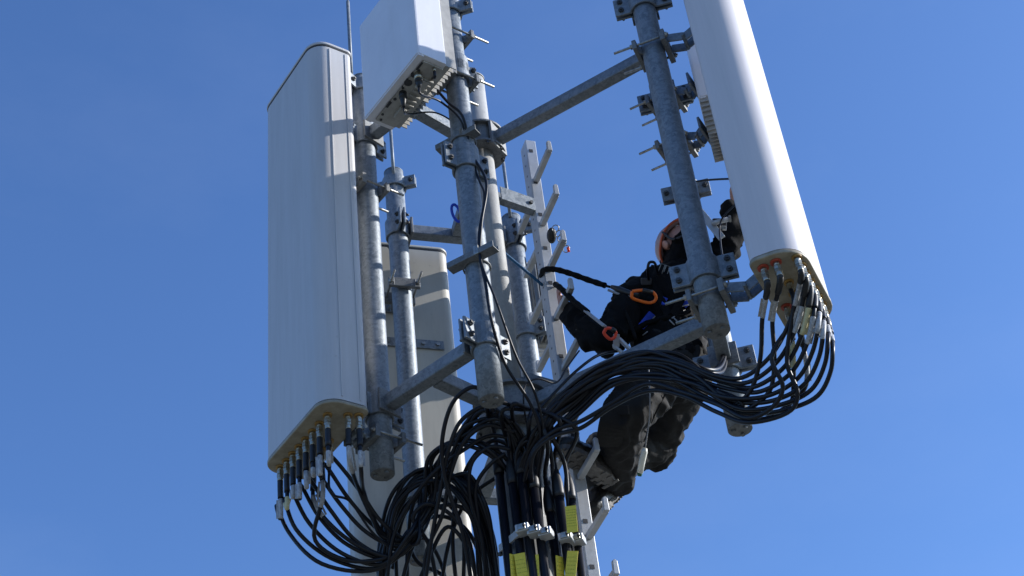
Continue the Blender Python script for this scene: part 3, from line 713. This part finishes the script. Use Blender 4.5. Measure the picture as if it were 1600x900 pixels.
t = thing('rope', P(790, 398, 6.85), 'taut blue rope from behind the mast to the ladder rail', 'rope'); part('strand', MB().tube(spline([P(785, 393, 6.85), P(820, 422, 6.86), P(848, 446, 6.88)], 6), .0065, 10), TEAL, t)
t = thing('fall_arrester', P(862, 368, 6.98), 'dark fall arrester with shiny links hanging on the ladder rail near its top', 'fall arrester')
part('body', MB().ell(P(862, 368, 6.98), AR, AU, AF, .022, .036, .02), BOOT, t)
for k in range(5):
    c = (868 + 4.2 * k, 357 + 8 * k); part('chain_link', MB().tube(spline(loop_px(c[0], c[1], 6.96, 3.2 if k % 2 else 5, 5.5, 30), 3), .0022, 6), ZINC, t)
part('swivel', MB().tube([P(887, 386, 6.96), P(889, 394, 6.96)], .006, 10), REDA, t)
# ------------------------------------------------------------------ the climber
def baked(name, mb, m, parent, voxel=.012, smooth=6, fold=0, fscale=.06, seed=0):
    """unite the pieces into one continuous skin, then soften and crease it"""
    tmp = part(name + '_tmp', mb, m, None, loc=ORG[parent])
    a = tmp.modifiers.new('r', 'REMESH'); a.mode = 'VOXEL'; a.voxel_size = voxel; a.use_smooth_shade = True
    b = tmp.modifiers.new('s', 'SMOOTH'); b.iterations = smooth; b.factor = .6
    dg = bpy.context.evaluated_depsgraph_get(); dg.update()
    me = bpy.data.meshes.new_from_object(tmp.evaluated_get(dg)); me.name = name
    bpy.data.objects.remove(tmp)
    if fold:
        n = len(me.vertices); co_ = np.empty(n * 3, np.float32); me.vertices.foreach_get('co', co_); co_ = co_.reshape(-1, 3)
        no = np.empty(n * 3, np.float32); me.vertex_normals.foreach_get('vector', no); no = no.reshape(-1, 3)
        for i in range(n):
            p = Vector(co_[i]) / fscale + Vector((seed * 3.1, 0, 0))
            q = Vector((p.x * 1.25 + .5 * p.z, p.y * 1.25 - .3 * p.z, p.z * .38)) + mnoise.noise_vector(p * .5) * .9
            h = 1 - abs(mnoise.noise(q)) * 2.2; h = h * .85 + .15 * (1 - abs(mnoise.noise(q * 1.9)) * 2)
            co_[i] += no[i] * (max(h, -.15) - .45) * fold
        me.vertices.foreach_set('co', co_.ravel()); me.update()
    me.polygons.foreach_set('use_smooth', [True] * len(me.polygons))
    me.materials.clear(); me.materials.append(m)
    o = link(name, ORG[parent], me, parent)
    if fold > .015: k = o.modifiers.new('soften', 'SMOOTH'); k.iterations = 1; k.factor = .5
    return o
def limb(mb, pts, rs, seg=5):
    path = spline(pts, seg); k = [i / seg for i in range(len(path))]; rr = list(np.interp(k, range(len(rs)), rs))
    mb.tube(path, rr, 16)
    for p, r in ((path[0], rr[0]), (path[-1], rr[-1])): mb.ell(p, (1, 0, 0), (0, 1, 0), Z, r, r, r, 16, 10)
    for i in range(1, len(pts) - 1):
        mb.ell(path[i * seg], (1, 0, 0), (0, 1, 0), Z, rs[i], rs[i], rs[i], 16, 10)
    return mb
J = dict(pel=P(1056, 572, 6.38), waist=P(1044, 525, 6.50), chest=P(1046, 472, 6.62), neck=P(1066, 428, 6.72), head=P(1065, 384, 6.80),
         shR=P(1000, 462, 6.60), elR=P(944, 534, 6.34), wrR=P(890, 486, 6.66), haR=P(874, 468, 6.74),
         shL=P(1092, 438, 6.72), elL=P(1132, 392, 6.62), wrL=P(1146, 322, 6.66), haL=P(1150, 292, 6.70),
         hiA=P(1072, 588, 6.44), knA=P(1022, 690, 6.56), anA=P(952, 718, 6.36),
         hiB=P(1036, 590, 6.34), knB=P(978, 648, 6.16), anB=P(964, 750, 6.46))
per = thing('person', J['pel'], 'climber in black work clothes and pale helmet, leaning back from the ladder, one arm raised', 'person')
hd = J['head']; hf = D(-66, 48); hu = (Z - hf * Z.dot(hf)).normalized(); hu = (hu + AR * -.12).normalized(); hs = hf.cross(hu).normalized()
hf_, hs_, hu_ = hf, hs, hu
body = MB()
limb(body, [J['pel'], J['waist'], J['chest'], J['neck'].lerp(J['chest'], .35)], [.125, .11, .13, .08])
limb(body, [J['neck'].lerp(J['chest'], .2), J['neck'].lerp(hd, .5)], [.058, .055])
limb(body, [J['chest'], J['shR'], J['elR'], J['wrR']], [.08, .048, .030, .022]); limb(body, [J['chest'], J['shL'], J['elL'], J['wrL']], [.08, .048, .030, .022])
limb(body, [J['pel'], J['hiA'], J['knA'], J['anA']], [.08, .07, .045, .028]); limb(body, [J['pel'], J['hiB'], J['knB'], J['anB']], [.08, .07, .045, .028])
# head: skull, jaw, nose, brow, lips, ears
body.ell(hd, hf, hs, hu, .092, .076, .108, 28, 18); body.ell(hd + hf * .030 - hu * .060, hf, hs, hu, .058, .052, .050)
body.tube([hd + hf * .086 + hu * .022, hd + hf * .106 - hu * .006, hd + hf * .092 - hu * .020], [.009, .014, .010], 10)
body.ell(hd + hf * .078 + hu * .034, hf, hs, hu, .018, .048, .012); body.ell(hd + hf * .084 - hu * .046, hf, hs, hu, .012, .026, .008); body.ell(hd + hf * .072 - hu * .078, hf, hs, hu, .020, .026, .018)
for s in (-1, 1): body.ell(hd - hf * .008 + hs * s * .088 - hu * .010, (hf + hs * s * .3).normalized(), hs, hu, .022, .010, .034, 14, 10)
def hand(w_, h_, curl, side):
    d = (h_ - w_).normalized(); n = d.cross(side).normalized(); palm = w_ + d * .055
    body.ell(palm, d, side, n, .050, .042, .018)
    for k, (o, l) in enumerate(((-.032, .062), (-.011, .074), (.011, .069), (.031, .054))):
        a = palm + d * .035 + side * o; b = a + d * l * .45 + curl * l * .15; c = b + curl * l * .42 + d * .01; e = c + curl * l * .3 - d * .012
        body.tube([a - d * .02, a, b, c, e], [.010, .0098, .0092, .0085, .007], 10)
    a = palm - d * .015 - side * .036; body.tube([a, a - side * .022 + d * .025 + curl * .01, a - side * .022 + d * .048 + curl * .028], [.013, .011, .009], 10)
hand(J['wrR'], J['haR'], pdir, Z); hand(J['wrL'], J['haL'], D(-20), D(70))
baked('body', body, SKIN, per, .0065, 3)
eyes = MB()
for s in (-1, 1): part('eye', MB().ell(hd + hf * .080 + hs * s * .031 + hu * .014, hf, hs, hu, .011, .012, .010), mat('eye_white', (.7, .68, .66), .2), per)
# clothes
jk = MB()
limb(jk, [J['pel'] + (J['waist'] - J['pel']) * .1, J['waist'], J['chest'], J['neck'].lerp(J['chest'], .30)], [.155, .150, .165, .10])
jk.ell(J['chest'], AR, AU, AF, .20, .12, .12)
limb(jk, [J['chest'].lerp(J['shR'], .5), J['shR'], J['elR'], J['wrR']], [.10, .082, .066, .046]); limb(jk, [J['chest'].lerp(J['shL'], .5), J['shL'], J['elL'], J['wrL']], [.10, .082, .064, .044])
limb(jk, [J['neck'].lerp(J['chest'], .3), J['neck'].lerp(hd, .25)], [.080, .066])
jacket = baked('jacket', jk, FAB, per, .011, 4, .026, .070, 1)
tr = MB()
limb(tr, [J['pel'] + (J['waist'] - J['pel']) * .25, J['pel']], [.15, .15])
limb(tr, [J['pel'], J['hiA'], J['hiA'].lerp(J['knA'], .5), J['knA'], J['knA'].lerp(J['anA'], .6), J['anA']], [.12, .105, .095, .092, .075, .062])
limb(tr, [J['pel'], J['hiB'], J['hiB'].lerp(J['knB'], .5), J['knB'], J['knB'].lerp(J['anB'], .5), J['anB']], [.12, .108, .100, .092, .080, .068])
hem = [J['knA'] + v for v in (AR * .02 + AU * .06, AR * .055 - AU * .02, AR * .03 - AU * .085, AR * -.04 - AU * .10)]
limb(tr, hem, [.050, .038, .030, .028])
trous = baked('trousers', tr, TROU, per, .0085, 4, .022, .085, 2)
# beard and helmet
hood = MB().ell(hd - hf * .064 - hu * .006, hf, hs, hu, .076, .080, .104, 28, 18)
limb(hood, [hd - hf * .02 - hu * .05, J['neck'] + (hd - J['neck']) * .1], [.080, .085]); baked('hood', hood, FAB, per, .009, 3, .008, .03, 5)
bd = MB(); bd.ell(hd + hf * .030 - hu * .082, hf, hs, hu, .070, .066, .052); bd.ell(hd + hf * .062 - hu * .088, hf, hs, hu, .040, .040, .042)
for s in (-1, 1): bd.ell(hd + hf * .014 + hs * s * .060 - hu * .060, hf, hs, hu, .028, .018, .034)
baked('beard', bd, HAIR, per, .009, 2, .006, .012, 4)
hv = []; hfcs = []; NA, NB = 36, 14
hc = hd + hu * .028 - hf * .006
for lay, (ra, rb, rc) in enumerate(((.108, .096, .110), (.101, .089, .103))):
    for j in range(NB + 1):
        th = (math.pi / 2 + .22) * j / NB
        for k in range(NA):
            ph = 2 * math.pi * k / NA; ridge = 1 + (.012 * math.cos(ph * 6) * math.sin(th) ** 2 if lay == 0 else 0)
            brim = 1 + (.10 if j == NB and lay == 0 else 0) + (.08 * max(0, math.cos(ph)) ** 3 if j >= NB - 1 and lay == 0 else 0)
            hv.append(hc + hf * (ra * math.sin(th) * math.cos(ph) * ridge * brim) + hs * (rb * math.sin(th) * math.sin(ph) * ridge * brim) + hu * (rc * math.cos(th)))
o2 = (NB + 1) * NA
for lay in (0, 1):
    for j in range(NB):
        for k in range(NA):
            a = lay * o2 + j * NA; f = (a + k, a + (k + 1) % NA, a + NA + (k + 1) % NA, a + NA + k); hfcs.append(f if lay == 0 else f[::-1])
for k in range(NA): hfcs.append((NB * NA + k, NB * NA + (k + 1) % NA, o2 + NB * NA + (k + 1) % NA, o2 + NB * NA + k))
helmet = part('helmet', MB().add(hv, hfcs, True), HELM, per)
part('liner', MB().add([v + (hc - v) * .03 for v in hv[o2:]], [[i - o2 for i in f] for f in hfcs[NB * NA:2 * NB * NA]], True), SEAM, helmet)
rim = [hv[NB * NA + k] for k in range(NA)] + [hv[NB * NA]]
part('rim', MB().tube(rim, .0055, 8), mat('rim_trim', (.65, .13, .05), .5), helmet)
vents = MB()
for s in (-1, 1):
    for k in range(5):
        th = .85 + .10 * (k % 2); ph = s * (1.1 + k * .38)
        p = hc + hf * (.108 * math.sin(th) * math.cos(ph)) + hs * (.094 * math.sin(th) * math.sin(ph)) + hu * (.106 * math.cos(th))
        n = (p - hc).normalized(); vents.ell(p, n, n.cross(hf).normalized(), n.cross(n.cross(hf)).normalized(), .003, .006, .011, 10, 6)
parts('vent', vents, SEAM, helmet)
for s in (-1, 1):
    st = spline([hc + hs * s * .098 + hf * .05 - hu * .02, hd + hs * s * .078 + hf * .018 - hu * .05, hd + hs * s * .045 + hf * .045 - hu * .115, hd + hf * .055 - hu * .128], 5)
    part('chin_strap', MB().tube(st, .006, 8), SEAM, helmet)
# boots
def boot(heel, toe, up, label):
    d = (toe - heel).normalized(); L = (toe - heel).length; up = (up - d * up.dot(d)).normalized(); sd = d.cross(up)
    m = MB(); ank = heel + d * L * .24
    limb(m, [ank + up * .15 - d * .01, ank + up * .07], [.058, .054], 4)
    m.ell(heel + d * L * .22 + up * .045, d, sd, up, .075, .048, .050); m.ell(heel + d * L * .52 + up * .045, d, sd, up, .10, .050, .046)
    m.ell(heel + d * L * .78 + up * .036, d, sd, up, .075, .052, .040); m.ell(heel + d * L * .86 + up * .032, d, sd, up, .05, .046, .034)
    b = baked('boot', m, BOOT, per, .009, 3, .004, .02, 7)
    b['label'] = label
    prof = []
    for k in range(33):
        a = 2 * math.pi * k / 33; x = L / 2 + math.cos(a) * L * .52; wv = .052 if math.cos(a) > 0 else .040
        wd_ = wv * (1 - .22 * math.exp(-((math.cos(a) + .15) / .25) ** 2)); prof.append((x, math.copysign(abs(math.sin(a)) ** .7, math.sin(a)) * wd_))
    so_ = part('sole', MB().prism(prof, heel - up * .010, d, sd, up, .024, False), SOLE, b, .003)
    lg = MB()
    for k in range(9):
        if k in (3,): continue
        for s in (-1, 1):
            lg.box(heel + d * (L * (.04 + k * .115)) + sd * s * .026 - up * .014, (d + sd * s * .3).normalized(), sd, up, .014, .030, .006)
    parts('lug', lg, SOLE, so_, .002)
hA = PZ(957, 754, 3.345); boot(hA, hA + D(232) * .315 + Z * .03, Z + D(52) * .55, 'boot seen from below, its lugged sole on a peg')
hB = P(960, 776, 6.52); boot(hB, P(929, 808, 6.36), Z + D(236) * .5 , 'lower boot, standing on the peg beneath')
# harness: rays from the lens find the front of the clothes
dg = bpy.context.evaluated_depsgraph_get(); dg.update()
def hit(px, py, back=.0):
    r = ray(px, py).normalized(); best = None
    for o in (jacket, trous):
        mi = o.matrix_world.inverted() if False else Matrix.Translation(-ORG[o]); ok, loc, nn, _ = o.ray_cast(mi @ Vector((0, 0, 0)), r)
        if ok:
            d_ = (loc + ORG[o]).length
            if best is None or d_ < best: best = d_
    return r * ((best - .010) if best else J['chest'].dot(AF) / r.dot(AF) * 1.0 - .13)
def strap(name, px, m, wd_=.022, th=.004, parent=None, label=None):
    q = spline([hit(*p) for p in px], 5); mb = MB(); n = len(q); vs = []; fs = []
    for i, p in enumerate(q):
        t_ = (q[min(i + 1, n - 1)] - q[max(i - 1, 0)]).normalized(); s_ = t_.cross(AF).normalized(); u_ = s_.cross(t_)
        for a, b_ in ((-1, -1), (1, -1), (1, 1), (-1, 1)): vs.append(p + s_ * a * wd_ / 2 + u_ * b_ * th / 2)
    for i in range(n - 1):
        for k in range(4): fs.append((i * 4 + k, i * 4 + (k + 1) % 4, i * 4 + 4 + (k + 1) % 4, i * 4 + 4 + k))
    fs += [(3, 2, 1, 0), tuple(n * 4 - 4 + k for k in range(4))]
    return part(name, mb.add(vs, fs, False), m, parent or per, label=label)
part('harness_belt', MB().tube([hit(x, y) for x, y in ((985, 520), (1010, 505), (1040, 497), (1078, 488))], .012, 10), FAB, per)
strap('harness_strap', ((1022, 432), (1030, 460), (1044, 492)), FAB, .030)
strap('harness_strap', ((1076, 440), (1066, 465), (1052, 492)), FAB, .030)
strap('harness_strap', ((1002, 512), (1012, 500), (1020, 490)), BLUE, .036, .006, label='blue padded leg strap')
strap('harness_strap', ((1037, 476), (1038, 470), (1040, 465)), BLUE, .018, .006, label='short blue strap on the chest')
strap('harness_strap', ((1068, 478), (1072, 474), (1077, 470)), BLUE, .026, .006, label='blue strap beside the pole')
for (x, y, ro, a, b_) in ((1034, 422, 20, 4, 9), (1040, 424, 20, 4, 9), (1078, 472, 10, 6, 5), (1012, 497, 40, 4, 3)):
    c = hit(x, y); part('buckle', MB().tube([c + (AR * (math.cos(R_(ro)) * i * a + math.sin(R_(ro)) * j * b_) + AU * (-math.sin(R_(ro)) * i * a + math.cos(R_(ro)) * j * b_)) / 370 for i, j in ((-1, -1), (1, -1), (1, 1), (-1, 1), (-1, -1))], .0022, 6), ZINC, per)
for (x0, y0, x1, y1) in ((1050, 497, 1070, 484), (1046, 500, 1054, 508), (1052, 496, 1060, 504), (1060, 480, 1076, 476), (1004, 524, 1012, 518), (1018, 500, 1024, 494)):
    part('webbing_end', MB().tube([hit(x0, y0), hit(x1, y1)], .0026, 6), GREYW, per)
part('hose_loop', MB().tube(spline([hit(1014, 440), P(1012, 420, 6.46), P(1015, 410, 6.46), P(1022, 410, 6.46), P(1026, 420, 6.48), hit(1028, 428)], 5), .006, 8), RUB, per)
part('chest_pouch', MB().box(hit(1010, 440), AR, AU, AF, .045, .030, .02), SEAM, per, .004)
strap('cargo_pocket', ((962, 640), (955, 668), (952, 696)), TROU, .10, .014)
strap('pocket_flap', ((945, 650), (962, 642), (982, 640)), TROU, .035, .010)
strap('trouser_seam', ((1040, 615), (1022, 650), (1006, 690)), TROU, .006, .004)
# lanyards
def lanyard(label, pts, r, extra=None):
    t = thing('lanyard', pts[0], label, 'lanyard', 'safety lanyards between ladder and harness'); q = spline(pts, 6)
    part('rope', MB().tube(q, [r * (1 + .10 * math.sin(i * 1.9)) for i in range(len(q))], 12), FAB, t); return t
l1 = lanyard('black padded upper lanyard from the ladder to the orange carabiner at the chest', [P(846, 432, 6.95), P(852, 421, 6.80), P(868, 421, 6.76), P(890, 427, 6.72), P(918, 437, 6.66), P(945, 446, 6.58)], .0125)
part('thimble', MB().tube([P(944, 446, 6.58), P(960, 450, 6.52)], .0055, 8), FAB, l1)
part('grab_body', MB().tube([P(955, 448, 6.52), P(966, 452, 6.50), P(985, 459, 6.46), P(998, 462, 6.43)], [.008, .014, .013, .009], 12), BOOT, l1)
part('grab_lever', MB().tube([P(950, 453, 6.50), P(968, 460, 6.48), P(986, 464, 6.45)], .0055, 10), GREYW, l1)
part('tail', MB().tube(spline([P(971, 462, 6.48), P(974, 478, 6.42), P(983, 500, 6.32), P(994, 530, 6.25)], 5), .007, 8), FAB, l1)
l2 = lanyard('black sleeved lower lanyard from the ladder to the red carabiner at the hip', [P(868, 444, 6.84), P(878, 452, 6.66), P(896, 470, 6.54), P(918, 488, 6.40)], .0125)
part('webbing', MB().bar(P(915, 486, 6.41), P(945, 510, 6.22), .020, .008), GREYW, l2, .002)
def biner(cx, cy, d, a, b_, rot, m, label):
    pts = []
    for (x, y) in ((-1, -.55), (-.2, -.95), (.7, -.85), (1, -.2), (.95, .45), (.6, .9), (-.2, .85), (-.95, .45), (-1, -.1), (-1, -.55)):
        c_, s_ = math.cos(R_(rot)), math.sin(R_(rot)); pts.append(P(cx + a * x * c_ - b_ * y * s_, cy + a * x * s_ + b_ * y * c_, d))
    t = thing('carabiner', pts[0], label, 'carabiner'); part('frame', MB().tube(spline(pts, 5), .0068, 10), m, t)
    part('gate_sleeve', MB().tube([pts[1].lerp(pts[2], .0), pts[2]], .0095, 10), BOOT, t)
biner(1006, 463, 6.36, 19, 9.5, 8, ORNG, 'large orange carabiner at the end of the upper lanyard')
biner(953, 521, 6.20, 9, 8, 30, REDA, 'small red carabiner at the end of the lower lanyard')
t = thing('belt_clamp', P(972, 545, 6.22), 'shiny metal clamp hanging at the hip, beside the lower right arm', 'metal clamp')
part('body', MB().box(P(963, 532, 6.24), AR, AU, AF, .024, .05, .03), ALU, t, .003); part('arm', MB().bar(P(958, 540, 6.24), P(978, 556, 6.20), .022, .010), ALU, t, .002); part('arm', MB().bar(P(968, 530, 6.22), P(988, 550, 6.18), .022, .010), ALU, t, .002)
t = thing('hand_tool', P(1001, 745, 6.02), 'white-handled tool dangling on a cord below the climber\'s hip', 'tool')
part('cord', MB().tube(spline([P(1012, 560, 6.10), P(1015, 600, 6.0), P(1015, 650, 5.98), P(1008, 702, 6.0)], 5), .0030, 6), GREYW, t)
part('handle', MB().tube([P(1008, 700, 6.0), P(1007, 706, 6.0), P(1003, 722, 6.01), P(1000, 738, 6.02)], [.008, .012, .0125, .012], 14), WHT, t)
part('tip', MB().tube([P(1000, 738, 6.02), P(999, 744, 6.02)], [.0115, .008], 14), mat('tool_tip', (.02, .10, .05), .4), t)
